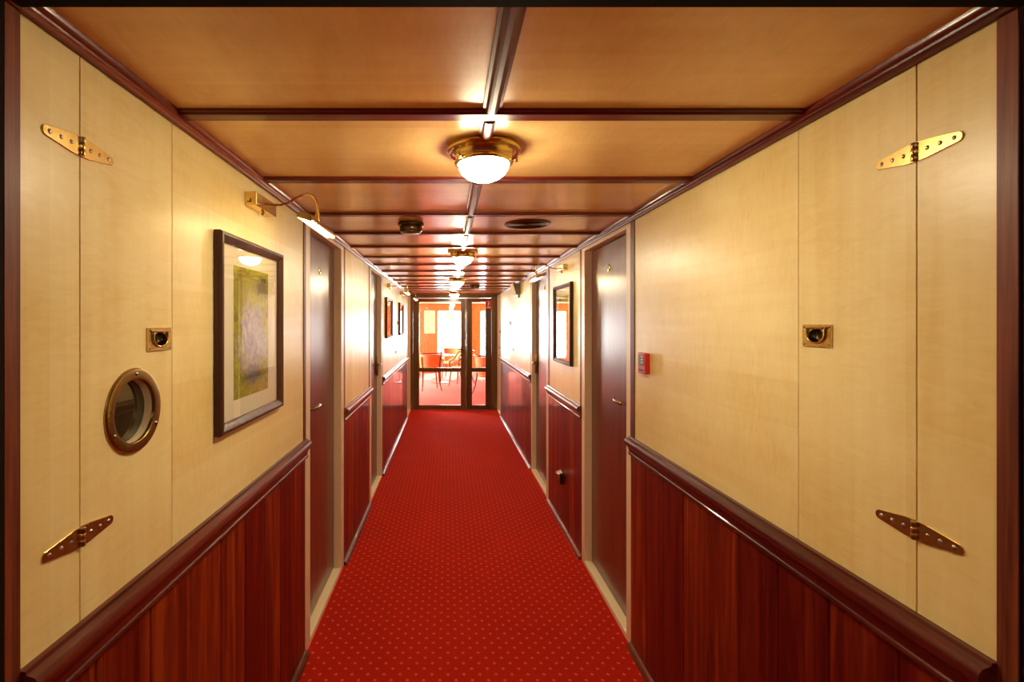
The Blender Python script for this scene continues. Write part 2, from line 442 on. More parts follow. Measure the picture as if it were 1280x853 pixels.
mould(RS, crown, .765, YE-.03, 'trim_2', 'mahog_y', label='mahogany crown moulding above the red call point wall', cat='trim', kind='structure')
t3 = empty('trim_3', (XL, 1.5, .95), 'mahogany chair rail along the porthole wall', 'trim', kind='structure')
for a, b in ((.78, 2.352), (3.22, 4.28), (5.10, 8.20)): mould(LS, rail, a, b, 'rail', 'mahog_y', t3)
t4 = empty('trim_4', (XR, 1.5, .95), 'mahogany chair rail along the red call point wall', 'trim', kind='structure')
for a, b in ((.80, 2.41), (3.30, 4.39), (5.31, 8.38)): mould(RS, rail, a, b, 'rail', 'mahog_y', t4)
b1 = empty('baseboard_left', (XL, 1.5, 0), 'low varnished skirting strip below the porthole wall', 'skirting', kind='structure')
for a, b in ((.78, 2.35), (3.22, 4.28), (5.10, 8.20)): mould(LS, skirt, a, b, 'strip', 'mahog_y', b1)
b2 = empty('baseboard_right', (XR, 1.5, 0), 'low varnished skirting strip below the call point wall', 'skirting', kind='structure')
for a, b in ((.80, 2.41), (3.30, 4.39), (5.31, 8.38)): mould(RS, skirt, a, b, 'strip', 'mahog_y', b2)

# ------------------------------------------------------------------ cabin doors
ZH = 2.076
def screw(S, d, y, z, r, parent, mat='brass_d'):
    b = B().lathe([(0, .0022), (r*.55, .002), (r, .0006), (r*1.05, 0), (0, 0)], S.p(d, y, z), (-S.sg, 0, 0), 12)
    return b.done('screw', mat, parent, smooth=40)
def cabin_door(S, name, fa, oa, ob, fb, latch, label, badge, lever_z=1.16):
    """frame from fa to fb, opening oa..ob; latch is 'near' or 'far'"""
    D = empty(name, S.p(-.06, (oa+ob)/2, 0), label, 'door', kind='structure')
    rec = -.044
    f = B()
    f.box(S.p(-.128, fa, 0), S.p(.002, oa, ZP+.003), .0015)
    f.box(S.p(-.128, ob, 0), S.p(.002, fb, ZP+.003), .0015)
    f.box(S.p(-.128, oa-.0005, ZH), S.p(.002, ob+.0005, ZP+.003), .0015)
    f.done('frame', 'cream', D, smooth=0)
    B().box(S.p(-.128, oa, -.004), S.p(.001, ob, .028), .003).done('sill', 'sill', D, smooth=0)
    lf = B().box(S.p(rec-.04, oa+.003, .032), S.p(rec, ob-.006, ZH-.006), .002).done('leaf', 'leaf', D, smooth=0)
    B().box(S.p(-.128, oa-.0, .028), S.p(rec-.041, ob, ZH)).done('stop', 'core', D, smooth=0)
    ly = oa+.062 if latch == 'near' else ob-.060
    sg = 1 if latch == 'near' else -1
    pt = .007 if latch == 'near' else .022
    B().box(S.p(rec, ly-.023, lever_z-.115), S.p(rec+pt, ly+.023, lever_z+.085), .003, 2).done('handle_plate', 'brass_d', lf, smooth=40)
    h = B()
    h.lathe([(.0, 0), (.014, 0), (.014, .010), (.0095, .014), (.0085, .045), (0, .045)], S.p(rec+.006, ly, lever_z), (-S.sg, 0, 0), 16)
    pts = [S.p(rec+.046, ly-sg*.004, lever_z), S.p(rec+.052, ly+sg*.02, lever_z+.001), S.p(rec+.054, ly+sg*.06, lever_z+.002), S.p(rec+.050, ly+sg*.105, lever_z+.004), S.p(rec+.040, ly+sg*.135, lever_z+.007)]
    h.tube(pts, [.009, .0095, .0085, .0085, .0075], 10)
    h.done('lever', 'antique', lf, smooth=50)
    if badge:
        by, bz = badge
        B().lathe([(0, .004), (.015, .0055), (.020, .004), (.0225, 0), (0, 0)], S.p(rec, by, bz), (-S.sg, 0, 0), 20).done('viewer', 'brass', lf, smooth=40)
        B().lathe([(0, .0082), (.009, .0078), (.0105, .005), (0, .004)], S.p(rec, by+.001, bz+.003), (-S.sg, 0, 0), 14).done('viewer_lens', 'black', lf, smooth=40)
    return D
cabin_door(LS, 'door_1', 2.354, 2.43, 3.139, 3.213, 'near', 'dark veneer cabin door beside the large framed green painting', (2.787, 1.897))
cabin_door(RS, 'door_2', 2.413, 2.469, 3.225, 3.292, 'near', 'dark veneer cabin door beside the red call point', (2.875, 1.925), 1.18)
cabin_door(LS, 'door_3', 4.283, 4.37, 5.03, 5.09, 'far', 'dark cabin door between a bare cream panel and the russet picture', (4.66, 1.91), 1.18)
cabin_door(RS, 'door_4', 4.394, 4.48, 5.25, 5.30, 'far', 'dark cabin door just past the glare-lit framed picture', (4.81, 1.95), 1.18)
cabin_door(LS, 'door_5', 8.22, 8.29, 8.86, 8.93, 'near', 'narrow cabin door next to the glazed screen, picture side', None)
cabin_door(RS, 'door_6', 8.40, 8.46, 8.86, 8.93, 'near', 'narrow cabin door next to the glazed screen, loudspeaker side', None)

# ------------------------------------------------------------------ hinged hatch panels near the portal
def panel_with_holes(S, y0, y1, z0, z1, holes, th=.012):
    """front skin split at heights between the holes, each hole an ellipse (cy, cz, ry, rz)"""
    t = bmesh.new()
    hs = sorted(holes, key=lambda h: h[1]); cuts = [z0]+[(a[1]+a[3]+b[1]-b[3])/2 for a, b in zip(hs, hs[1:])]+[z1]
    N = 48
    for (cy, cz, ry, rz), za, zb in zip(hs, cuts, cuts[1:]):
        angs = sorted(set([2*PI*i/N for i in range(N)]+[math.atan2(q-cz, r-cy) % (2*PI) for q in (za, zb) for r in (y0, y1)]))
        inner, outer, deep = [], [], []
        for a in angs:
            c, s_ = math.cos(a), math.sin(a)
            k = min(((y1-cy)/c if c > 1e-9 else (y0-cy)/c if c < -1e-9 else 1e9), ((zb-cz)/s_ if s_ > 1e-9 else (za-cz)/s_ if s_ < -1e-9 else 1e9))
            rr = 1/math.sqrt((c/ry)**2+(s_/rz)**2)
            inner.append(t.verts.new(S.p(0, cy+c*rr, cz+s_*rr)))
            deep.append(t.verts.new(S.p(-th, cy+c*rr, cz+s_*rr)))
            outer.append(t.verts.new(S.p(0, cy+c*k, cz+s_*k)))
        n = len(angs)
        for i in range(n):
            j = (i+1) % n
            t.faces.new((inner[i], inner[j], outer[j], outer[i])); t.faces.new((inner[i], deep[i], deep[j], inner[j]))
    for (ya, yb) in ((y0, y0), (y1, y1)):
        q = [t.verts.new(S.p(d, ya, z)) for d, z in ((0, z0), (0, z1), (-th, z1), (-th, z0))]; t.faces.new(q)
    bmesh.ops.recalc_face_normals(t, faces=t.faces[:])
    return B().add(t)
def strap_hinge(S, y, z, parent):
    h = B()
    for sg in (-1, 1):
        pts = []
        L, w0, w1 = .088, .0195, .0098
        out = [(.0015, w0), (.022, w0-.001), (L-w1, w1)]+[(L-w1+w1*math.sin(a), w1*math.cos(a)) for a in (.5, 1.0, 1.57, 2.14, 2.64)]+[(L-w1, -w1), (.022, -w0+.001), (.0015, -w0)]
        t = bmesh.new()
        a = [t.verts.new(S.p(0, y+sg*u, z+v)) for u, v in out]; b = [t.verts.new(S.p(.0028, y+sg*u, z+v)) for u, v in out]
        t.faces.new(a); t.faces.new(b)
        for i in range(len(a)): t.faces.new((a[i], a[(i+1) % len(a)], b[(i+1) % len(a)], b[i]))
        bmesh.ops.recalc_face_normals(t, faces=t.faces[:])
        top = [e for e in t.edges if all(abs(v.co.x-S.p(.0028, 0, 0)[0]) < 1e-6 for v in e.verts)]
        bmesh.ops.bevel(t, geom=top, offset=.0009, segments=1, affect='EDGES')
        h.add(t)
    o = h.done('hinge', 'brass', parent, smooth=0, origin=S.p(0, y, z))
    for k, (a, b) in enumerate(((-.0175, -.0065), (-.006, .006), (.0065, .0175))):
        B().lathe([(0, a), (.0048, a), (.0054, a+.001), (.0054, b-.001), (.0048, b), (0, b)], S.p(.0042, y, z), (0, 0, 1), 14).done('knuckle', 'brass' if k == 1 else 'brass_d', o, smooth=40)
    for sg in (-1, 1):
        for u in (.024, .048, .073): screw(S, .0026, y+sg*u, z, .0042, o, 'steel')
    return o
def flush_pull(S, y, z, parent):
    ry, rz, hw, hh = .025, .0165, .0465, .027
    pl = panel_with_holes_plate(S, y, z, hw, hh, ry, rz).done('flush_pull', 'brass', parent, smooth=0, origin=S.p(0, y, z))
    cup = B(); rings = []
    for k, d in ((1.0, .0035), (.99, -.006), (.85, -.011), (.5, -.012)):
        rings.append([S.p(d, y+ry*k*math.cos(2*PI*i/28), z+rz*k*math.sin(2*PI*i/28)) for i in range(28)])
    cup.loft(rings, True, False)
    t = bmesh.new(); t.faces.new([t.verts.new(p) for p in rings[-1]]); cup.add(t)
    cup.done('cup', 'bronze', pl, smooth=50)
    pts = [S.p(.0065, y+.029, z+.0165)]+[S.p(.0065, y+.029*math.cos(a), z+.0045-.0225*math.sin(a)) for a in [PI*i/14 for i in range(15)]]+[S.p(.0065, y-.029, z+.0165)]
    B().tube(pts, .0023, 8).done('ring', 'brass', pl, smooth=60)
    B().tube([S.p(.005, y-.034, z+.0180), S.p(.005, y+.034, z+.0180)], .0026, 8).done('pivot', 'brass_d', pl, smooth=60)
    for sy in (-1, 1):
        for sz in (-1, 1): screw(S, .0038, y+sy*.0405, z+sz*.0215, .0028, pl, 'steel')
def panel_with_holes_plate(S, y, z, hw, hh, ry, rz):
    b = panel_with_holes(S, y-hw, y+hw, z-hh, z+hh, [(y, z, ry, rz)], .004)
    for v in b.bm.verts: v.co.x -= S.sg*.004
    # rim of the plate
    t = bmesh.new()
    for (z_, ) in ((z-hh,), (z+hh,)):
        t.faces.new([t.verts.new(S.p(d, yy, z_)) for d, yy in ((0, y-hw), (.004, y-hw), (.004, y+hw), (0, y+hw))])
    bmesh.ops.recalc_face_normals(t, faces=t.faces[:])
    return b.add(t)
def hatch(S, name, y0, y1, hinge_y, pull_y, pull_z, label, port=None):
    Hd = empty(name, S.p(0, (y0+y1)/2, ZR), label, 'hatch door', kind='structure')
    holes = [(pull_y, pull_z, .025, .0165)]
    if port: holes.append((port[0], port[1], .070, .070))
    panel_with_holes(S, y0+.0015, y1-.0015, ZR-.01, ZP+.004, holes).done('panel', 'maple_v', Hd, smooth=0)
    for z in (1.93, 1.20): strap_hinge(S, hinge_y, z, Hd)
    flush_pull(S, pull_y, pull_z, Hd)
    if port:
        y, z = port; ax = (-S.sg, 0, 0)
        rim = B().lathe([(.069, -.002), (.069, .0045), (.0705, .006), (.086, .0075), (.0905, .006), (.0930, .003), (.0935, 0), (.069, -.002)], S.p(0, y, z), ax, 56).done('porthole_rim', 'brass_d', Hd, smooth=25, origin=S.p(0, y, z))
        for a in (PI/2, PI/2+2*PI/3, PI/2-2*PI/3): screw(S, .0068, y+.081*math.cos(a), z+.081*math.sin(a), .0048, rim, 'steel')
        ln = B()
        for r0, d0, r1, d1 in ((.0695, .002, .0685, -.040), ):
            ln.loft([[S.p(d, y+r*math.cos(2*PI*i/48), z+r*math.sin(2*PI*i/48)) for i in range(48)] for r, d in ((r0, d0), (r1, d1))], True, False)
        ln.done('liner', 'inner_cream', rim, smooth=60)
        B().lathe([(0, -.019), (.0685, -.019), (.0685, -.025), (0, -.025)], S.p(0, y, z), ax, 48).done('porthole_glass', 'dglass', rim, smooth=30)
    return Hd
hatch(LS, 'door_7', .9124, 1.2165, .9124, 1.160, 1.562, 'hinged maple hatch with a brass porthole', (1.068, 1.408))
hatch(RS, 'door_8', .9418, 1.2589, .9418, 1.193, 1.569, 'hinged maple hatch without a porthole')

# ------------------------------------------------------------------ portal and the vestibule the camera stands in
P5 = empty('trim_5', (XM, .75, 0), 'dark mahogany portal frame at the corridor entrance', 'portal frame', kind='structure')
B().box(LS.p(-.012, .752, 0), LS.p(.004, .7815, ZP+.004), .001).done('post', 'mahog_z', P5, smooth=0)
B().box(RS.p(-.012, .770, 0), RS.p(.004, .8015, ZP+.004), .001).done('post', 'mahog_z', P5, smooth=0)
B().box((XL-.02, .60, 0), (-.677, .745, 2.13), .002).done('jamb', 'portal', P5, smooth=0)
B().box((.896, .60, 0), (XR+.02, .762, 2.13), .002).done('jamb', 'portal', P5, smooth=0)
B().box((-.677, .62, 2.098), (.896, .772, ZC-.001), .003).done('head', 'portal', P5, smooth=0)
VX0, VX1, VY0 = -1.5, 1.7, -1.8
V = empty('wall_rear', (XM, VY0, 0), 'dark mahogany vestibule walls around the corridor entrance', 'wall', kind='structure')
B().box((VX0, VY0-.08, 0), (VX1, VY0, 2.4)).done('end_panel', 'mahog_z', V, smooth=0)
B().box((VX0-.08, VY0-.08, 0), (VX0, .70, 2.4)).done('side_panel', 'mahog_z', V, smooth=0)
B().box((VX1, VY0-.08, 0), (VX1+.08, .70, 2.4)).done('side_panel', 'mahog_z', V, smooth=0)
B().box((VX0, .60, 0), (XL-.0205, .70, 2.4)).done('front_panel', 'mahog_z', V, smooth=0)
B().box((XR+.0205, .60, 0), (VX1, .70, 2.4)).done('front_panel', 'mahog_z', V, smooth=0)
B().box((XL-.0205, .60, 2.131), (XR+.0205, .70, 2.4)).done('front_panel', 'mahog_z', V, smooth=0)
B().box((VX0-.08, VY0-.08, 2.4), (VX1+.08, .70, 2.46)).done('vestibule_ceiling', 'maple_c', V, smooth=0)
B().box((VX0-.08, VY0-.08, -.06), (VX1+.08, .55, 0)).done('vestibule_carpet', 'carpet', fl, smooth=0)

# ------------------------------------------------------------------ glazed screen at the end of the corridor
G = empty('door_9', (XM, YE, 0), 'dark timber glazed double door to the bright lounge', 'glazed door', kind='structure')
y0, y1 = YE-.02, YE+.05
fr = B()
fr.box((XL-.02, y0, 0), (-.645, y1, ZC)); fr.box((.80, y0, 0), (XR+.02, y1, ZC)); fr.box((-.645, y0, 2.06), (.80, y1, ZC)); fr.box((.325, y0, 0), (.345, y1, 2.06))
fr.done('frame', 'endframe', G, smooth=0)
def leafdoor(xa, xb, ga, gb, name):
    L = B()
    ya, yb = YE-.012, YE+.035
    L.box((xa, ya, .006), (ga, yb, 2.055), .002); L.box((gb, ya, .006), (xb, yb, 2.055), .002)
    L.box((ga, ya, .006), (gb, yb, .085), .002); L.box((ga, ya, 1.985), (gb, yb, 2.055), .002); L.box((ga, ya, .70), (gb, yb, .775), .002)
    o = L.done(name, 'endframe', G, smooth=0)
    B().box((ga-.004, YE+.008, .081), (gb+.004, YE+.013, .704)).done('pane', 'glass', o, smooth=0)
    B().box((ga-.004, YE+.008, .771), (gb+.004, YE+.013, 1.989)).done('pane', 'glass', o, smooth=0)
    return o
big = leafdoor(-.643, .323, -.531, .236, 'leaf')
small = leafdoor(.347, .798, .443, .690, 'leaf')
h = B()
h.lathe([(0, 0), (.018, 0), (.018, .008), (.009, .010), (.009, .05), (0, .05)], (.285, YE-.012, 1.11), (0, -1, 0), 16)
h.tube([(.285, YE-.058, 1.11), (.24, YE-.062, 1.112), (.175, YE-.058, 1.115)], [.010, .0095, .008], 10)
h.done('lever', 'black', big, smooth=50)
sg = B().box((.70, YE-.017, 1.86), (.80, YE-.013, 2.02), .001).done('fire_door_sign', 'red', smooth=0, label='small red sign with white mark on the glazed door', cat='sign')
m1 = B(); m1.box((.742, YE-.0185, 1.945), (.756, YE-.0168, 1.995)); m1.box((.735, YE-.0185, 1.915), (.747, YE-.0168, 1.945)); m1.box((.715, YE-.0185, 1.885), (.785, YE-.0168, 1.895))
m1.done('white_mark', 'white', sg, smooth=0)

# ------------------------------------------------------------------ lounge beyond the glass
LX0, LX1, LY1, LZ = -2.6, 3.2, 17.6, 2.30
lf_ = B().box((LX0-.1, YE+.0501, -.06), (LX1+.1, LY1+.1, -.002)).done('floor_2', 'lcarpet', smooth=0)
props(lf_, 'rose red lounge carpet beyond the glazed door', 'floor', kind='structure')
lc = B().box((LX0-.1, YE+.051, LZ), (LX1+.1, LY1+.1, LZ+.1)).done('ceiling_2', 'lceil', smooth=0)
props(lc, 'orange red lounge ceiling beyond the glazed door', 'ceiling', kind='structure')
LW = empty('wall_lounge', (0, LY1, 0), 'orange veneer lounge walls with tall bright windows', 'wall', kind='structure')
wz0, wz1 = .30, 2.06
wins = [(-2.5, -1.12), (-.40, .72), (1.147, 2.25)]
xs = [LX0-.1]+[x for w_ in wins for x in w_]+[LX1+.1]
for i in (0, 2, 4, 6): B().box((xs[i], LY1, 0), (xs[i+1], LY1+.1, LZ)).done('pier', 'lwall', LW, smooth=0)
for a, b in wins:
    B().box((a, LY1, 0), (b, LY1+.1, wz0)).done('apron', 'lwall', LW, smooth=0)
    B().box((a, LY1, wz1), (b, LY1+.1, LZ)).done('header', 'lwall', LW, smooth=0)
B().box((LX1, YE+.05, 0), (LX1+.1, LY1, LZ)).done('side_wall', 'lwall', LW, smooth=0)
B().box((LX0-.1, YE+.05, 0), (LX0, 11.0, LZ)).done('side_wall', 'lwall', LW, smooth=0)
B().box((LX0-.1, 14.0, 0), (LX0, LY1, LZ)).done('side_wall', 'lwall', LW, smooth=0)
B().box((LX0-.1, 11.0, 0), (LX0, 14.0, .6)).done('side_wall', 'lwall', LW, smooth=0)
B().box((LX0-.1, 11.0, 2.0), (LX0, 14.0, LZ)).done('side_wall', 'lwall', LW, smooth=0)
B().box((LX0-.1, YE+.052, 0), (XL-.021, YE+.15, LZ)).done('end_wall', 'lwall', LW, smooth=0)
B().box((XR+.021, YE+.052, 0), (LX1+.1, YE+.15, LZ)).done('end_wall', 'lwall', LW, smooth=0)
B().box((XL-.021, YE+.052, ZC), (XR+.021, YE+.15, LZ)).done('end_wall', 'lwall', LW, smooth=0)
for n, (a, b) in enumerate(wins):
    Wn = empty('window_%d' % (n+1), ((a+b)/2, LY1, wz0), ['tall bright lounge window past the pink notice board', 'tall bright lounge window with a yellow emblem', 'tall bright lounge window behind the narrow glass pane'][n], 'window', kind='structure')
    f = B(); t = .04
    f.box((a, LY1+.02, wz0), (a+t, LY1+.07, wz1)); f.box((b-t, LY1+.02, wz0), (b, LY1+.07, wz1)); f.box((a, LY1+.02, wz0), (b, LY1+.07, wz0+t)); f.box((a, LY1+.02, wz1-t), (b, LY1+.07, wz1))
    f.done('window_frame', 'white', Wn, smooth=0)
    B().box((a+t, LY1+.04, wz0+t), (b-t, LY1+.046, wz1-t)).done('pane', 'glass', Wn, smooth=0)
m, nt, out = new_mat('yellow_sheer_emblem'); tr = nd(nt, 'ShaderNodeBsdfTranslucent'); tr.inputs[0].default_value = (.95, .88, .30, 1)
nt.links.new(tr.outputs[0], out.inputs[0]); M['emblem'] = m
em = B(); em.lathe([(0, .004), (.17, .004), (.17, 0), (0, 0)], (.10, LY1+.034, 1.83), (0, -1, 0), 20, sx=1.0)
em.done('window_emblem', 'emblem', smooth=30, label='pale yellow round emblem stuck on the lounge window', cat='emblem')
pk = B().box((-.86, LY1-.02, 1.22), (-.46, LY1-.001, 2.05), .004).done('notice_board', 'mat', smooth=0, label='pale pink notice board on the orange lounge wall', cat='board')

# lounge chairs and table
def lounge_chair(loc, rz, label):
    R = empty('lounge_chair', (0, 0, 0), label, 'chair', 'armchairs in the lounge')
    sb = B(); sb.lathe([(0, .41), (.20, .41), (.235, .425), (.245, .45), (.235, .475), (.19, .488), (0, .49)], (0, 0, 0), (0, 0, 1), 24)
    sb.done('seat', 'uphol', R, smooth=60)
    bk = B(); rings = []
    for i in range(13):
        a = math.radians(200+140*i/12)
        c, s_ = math.cos(a), math.sin(a)
        rings.append([(c*.255, s_*.255-.02, .50), (c*.285, s_*.285-.03, .86), (c*.262, s_*.262-.03, .86), (c*.232, s_*.232-.02, .50)])
    bk.loft(rings); bk.done('backrest', 'uphol', R, smooth=50)
    tr = B(); tr.tube([(.30*math.cos(math.radians(190+160*i/16)), .30*math.sin(math.radians(190+160*i/16))-.03, .885) for i in range(17)], .019, 8)
    tr.done('top_rail', 'chairwood', R, smooth=60)
    for sx in (-1, 1):
        B().tube([(sx*.295, -.075, .885), (sx*.305, .05, .70), (sx*.295, .16, .66), (sx*.26, .20, .60), (sx*.235, .19, .43)], [.017, .018, .02, .018, .016], 8).done('armrest', 'chairwood', R, smooth=60)
        B().tube([(sx*.20, .17, .43), (sx*.225, .20, .20), (sx*.24, .22, 0)], [.021, .017, .013], 8).done('leg', 'chairwood', R, smooth=60)
        B().tube([(sx*.235, -.20, .80), (sx*.19, -.17, .43), (sx*.205, -.22, .20), (sx*.235, -.30, 0)], [.016, .021, .018, .013], 8).done('leg', 'chairwood', R, smooth=60)
    R.location = (*loc, -.002); R.rotation_euler = (0, 0, rz)
    return R
lounge_chair((-.45, 11.75), .25, 'tan armchair turned to the lounge window, behind the wide glass pane')
lounge_chair((.33, 12.5), 1.1, 'tan armchair turned sideways beside the round lounge table')
lounge_chair((.10, 14.3), PI-.2, 'tan armchair set against the bright lounge window')
lounge_chair((.90, 10.85), -.9, 'tan armchair seen through the narrow glass pane')
T = empty('round_table', (-.22, 13.15, -.002), 'round pale table among the lounge armchairs', 'table')
B().lathe([(0, .71), (.40, .71), (.42, .72), (.42, .735), (.40, .742), (0, .742)], (-.22, 13.15, 0), (0, 0, 1), 32).done('table_top', 'tabletop', T, smooth=40)
B().lathe([(0, .0), (.24, .0), (.24, .012), (.05, .035), (.032, .08), (.032, .64), (.07, .709), (0, .709)], (-.22, 13.15, -.002), (0, 0, 1), 24).done('pedestal', 'chairwood', T, smooth=40)

# ------------------------------------------------------------------ ceiling fittings
def ceiling_lamp(y, label, ZC=ZC, bowl='bowl'):
    R = empty('ceiling_lamp', (XM, y, ZC), label, 'lamp', 'brass ceiling lamps')
    c = (XM, y, ZC)
    B().lathe([(0, 0), (.107, 0), (.112, -.004), (.113, -.010), (.110, -.015), (.104, -.017), (.099, -.014), (.090, -.017), (.085, -.026), (.084, -.040), (0, -.040)], c, (0, 0, 1), 48).done('canopy', 'brass', R, smooth=50)
    B().lathe([(.074, -.040), (.086, -.039), (.089, -.043), (.0875, -.049), (.083, -.052), (.076, -.050), (.074, -.040)], c, (0, 0, 1), 48).done('rim', 'brass', R, smooth=60)
    B().lathe([(.077, -.045), (.0765, -.052), (.073, -.064), (.065, -.077), (.052, -.088), (.035, -.096), (.018, -.100), (0, -.101)], c, (0, 0, 1), 48).done('glass_bowl', bowl, R, smooth=60)
    for k in range(3):
        a = math.radians(-20+120*k)
        ca, sa = math.cos(a), math.sin(a)
        p = (XM+ca*.086, y+sa*.086, ZC-.045)
        B().lathe([(0, 0), (.004, 0), (.004, .010), (.0075, .011), (.0085, .015), (.0075, .019), (0, .020)], p, (ca, sa, 0), 12).done('thumb_screw', 'brass', R, smooth=50)
    return R
for y, l in zip(lamp_y, ['brass ceiling lamp with lit opal bowl between the portal and the round ceiling speaker', 'brass ceiling lamp with lit opal bowl between the first and second pairs of cabin doors',
                         'brass ceiling lamp with lit opal bowl past the second pair of cabin doors', 'brass ceiling lamp with lit opal bowl next to the glazed door']):
    ceiling_lamp(y, l)

ceiling_lamp(-.75, 'added unseen brass ceiling lamp in the vestibule, fill light for the near walls', 2.40)  # added behind the camera as fill for the low near walls
def smoke_detector(x, y, label):
    R = empty('smoke_detector', (x, y, ZC), label, 'detector', 'ceiling smoke detectors')
    c = (x, y, ZC)
    B().lathe([(0, 0), (.066, 0), (.068, -.004), (.068, -.016), (.062, -.020), (0, -.020)], c, (0, 0, 1), 32).done('base', 'bronze', R, smooth=40)
    B().lathe([(.056, -.018), (.060, -.024), (.060, -.040), (.054, -.050), (.044, -.056), (0, -.058)], c, (0, 0, 1), 32).done('body', 'bronze', R, smooth=40)
    B().tube([(x+.052*math.cos(2*PI*i/32), y+.052*math.sin(2*PI*i/32), ZC-.052) for i in range(32)], .0018, 6, True).done('ring', 'steel', R, smooth=60)
    B().lathe([(0, .004), (.003, .003), (.004, 0), (0, 0)], (x, y-.060, ZC-.032), (0, -1, 0), 10).done('indicator', 'brass', R, smooth=60)
smoke_detector(-.196, 2.58, 'dark bronze smoke detector in the same ceiling bay as the round speaker')
smoke_detector(.373, 6.75, 'small dark smoke detector far along the corridor ceiling')
R = empty('ceiling_speaker', (.425, 2.61, ZC), 'flush round dark speaker grille in the ceiling', 'speaker')
B().lathe([(.104, 0), (.123, 0), (.124, -.003), (.119, -.006), (.108, -.006), (.104, -.002)], (.425, 2.61, ZC), (0, 0, 1), 40).done('rim', 'bronze', R, smooth=40)
g = B().lathe([(0, -.004), (.105, -.002), (.105, 0), (0, 0)], (.425, 2.61, ZC), (0, 0, 1), 40)
for rr in [.012*k for k in range(1, 9)]:
    g.tube([(.425+rr*math.cos(2*PI*i/28), 2.61+rr*math.sin(2*PI*i/28), ZC-.004) for i in range(28)], .0018, 5, True)
g.done('grille', 'bronze', R, smooth=40)

# ------------------------------------------------------------------ pictures and picture lamps
def picture(S, yc, wy, z0, z1, art_m, ay, az, acz, label):
    R = empty('framed_picture', S.p(0, yc, z0), label, 'picture', 'framed pictures on the corridor walls')
    a, b = yc-wy/2, yc+wy/2; fw = .030
    prof = [(0, .002), (0, .020), (.004, .026), (.012, .027), (.020, .022), (fw, .014), (fw, .004)]
    f = B(); t = bmesh.new(); loops = []
    for u, d in prof:
        loops.append([t.verts.new(S.p(d, yy, zz)) for yy, zz in ((a+u, z0+u), (b-u, z0+u), (b-u, z1-u), (a+u, z1-u))])
    loops.append(loops[0])
    for p_, q_ in zip(loops, loops[1:]):
        for i in range(4): t.faces.new((p_[i], p_[(i+1) % 4], q_[(i+1) % 4], q_[i]))
    bmesh.ops.recalc_face_normals(t, faces=t.faces[:])
    f.add(t).done('frame', 'pframe', R, smooth=25)
    B().box(S.p(.002, a+fw-.004, z0+fw-.004), S.p(.006, b-fw+.004, z1-fw+.004)).done('mat_board', 'mat', R, smooth=0)
    B().box(S.p(.0058, yc-ay, acz-az), S.p(.0072, yc+ay, acz+az)).done('artwork', art_m, R, smooth=0, origin=S.p(.0065, yc, acz))
    B().box(S.p(.0100, a+fw-.003, z0+fw-.003), S.p(.0115, b-fw+.003, z1-fw+.003)).done('glass', 'pglass', R, smooth=0)
picture(LS, 1.70, .54, 1.265, 1.875, ART[0], .1475, .216, 1.569, 'large picture with green and lavender painting above the chair rail')
picture(RS, 3.80, .57, 1.285, 1.90, ART[1], .15, .21, 1.60, 'picture with yellow green painting between two cabin doors')
picture(LS, 5.60, .54, 1.43, 1.885, ART[2], .15, .15, 1.657, 'small russet picture closer to the second cabin door')
picture(LS, 7.05, .54, 1.43, 1.885, ART[3], .15, .15, 1.657, 'small terracotta picture closer to the glazed door')

def picture_lamp(S, yc, label):
    R = empty('picture_lamp', S.p(0, yc, 2.0), label, 'lamp', 'brass picture lamps')
    B().box(S.p(0, yc-.096, 2.0), S.p(.04, yc+.096, 2.046), .0015).done('box', 'brass', R, smooth=0)
    B().lathe([(0, -.012), (.008, -.012), (.009, -.008), (.006, 0), (0, 0)], S.p(.022, yc+.015, 2.0), (0, 0, 1), 14).done('switch_knob', 'brass_d', R, smooth=50)
    L_ = B(); L_.box(S.p(.008, yc-.0975, 2.010), S.p(.022, yc-.0955, 2.0135)); L_.box(S.p(.018, yc-.0975, 2.010), S.p(.022, yc-.0955, 2.022))
    L_.done('side_mark', 'black', R, smooth=0)
    ctl = [(.036, 2.022), (.06, 2.0205), (.09, 2.021), (.115, 2.030), (.14, 2.046), (.165, 2.058), (.185, 2.062), (.203, 2.056), (.216, 2.040), (.221, 2.020), (.221, 1.995)]
    B().tube([S.p(d, yc-.03+.03*min(1, d/.12), z) for d, z in ctl], .0042, 10).done('arm', 'brass', R, smooth=60)
    B().lathe([(0, 0), (.007, 0), (.009, -.006), (.009, -.022), (.012, -.030), (.012, -.038), (0, -.038)], S.p(.221, yc, 1.998), (0, 0, 1), 16).done('socket', 'brass', R, smooth=50)
    # half-round trough opening down and towards the wall
    sh = B(); ro, ri, hl = .024, .0225, .165
    cx, cz = .221, 1.940
    arc = [math.radians(-25+195*i/14) for i in range(15)]
    sec = [(cx+ro*math.cos(a), cz+ro*math.sin(a)) for a in arc]+[(cx+ri*math.cos(a), cz+ri*math.sin(a)) for a in reversed(arc)]
    sh.poly([S.p(d, yc-hl, z) for d, z in sec], (0, 2*hl, 0))
    for e in (-hl, hl-.0015):
        sh.poly([S.p(d, yc+e, z) for d, z in [(cx+ro*math.cos(a), cz+ro*math.sin(a)) for a in arc]], (0, .0015, 0))
    sh.done('shade', 'brass', R, smooth=40)
    B().tube([S.p(cx, yc-hl+.02, cz-.001), S.p(cx, yc+hl-.02, cz-.001)], .0085, 12).done('bulb', 'tube', R, smooth=60)
picture_lamp(LS, 1.747, 'brass picture lamp over the large green and lavender painting')
picture_lamp(RS, 3.775, 'brass picture lamp over the yellow green painting')
picture_lamp(LS, 5.58, 'brass picture lamp over the russet picture')
picture_lamp(LS, 7.05, 'brass picture lamp over the terracotta picture')

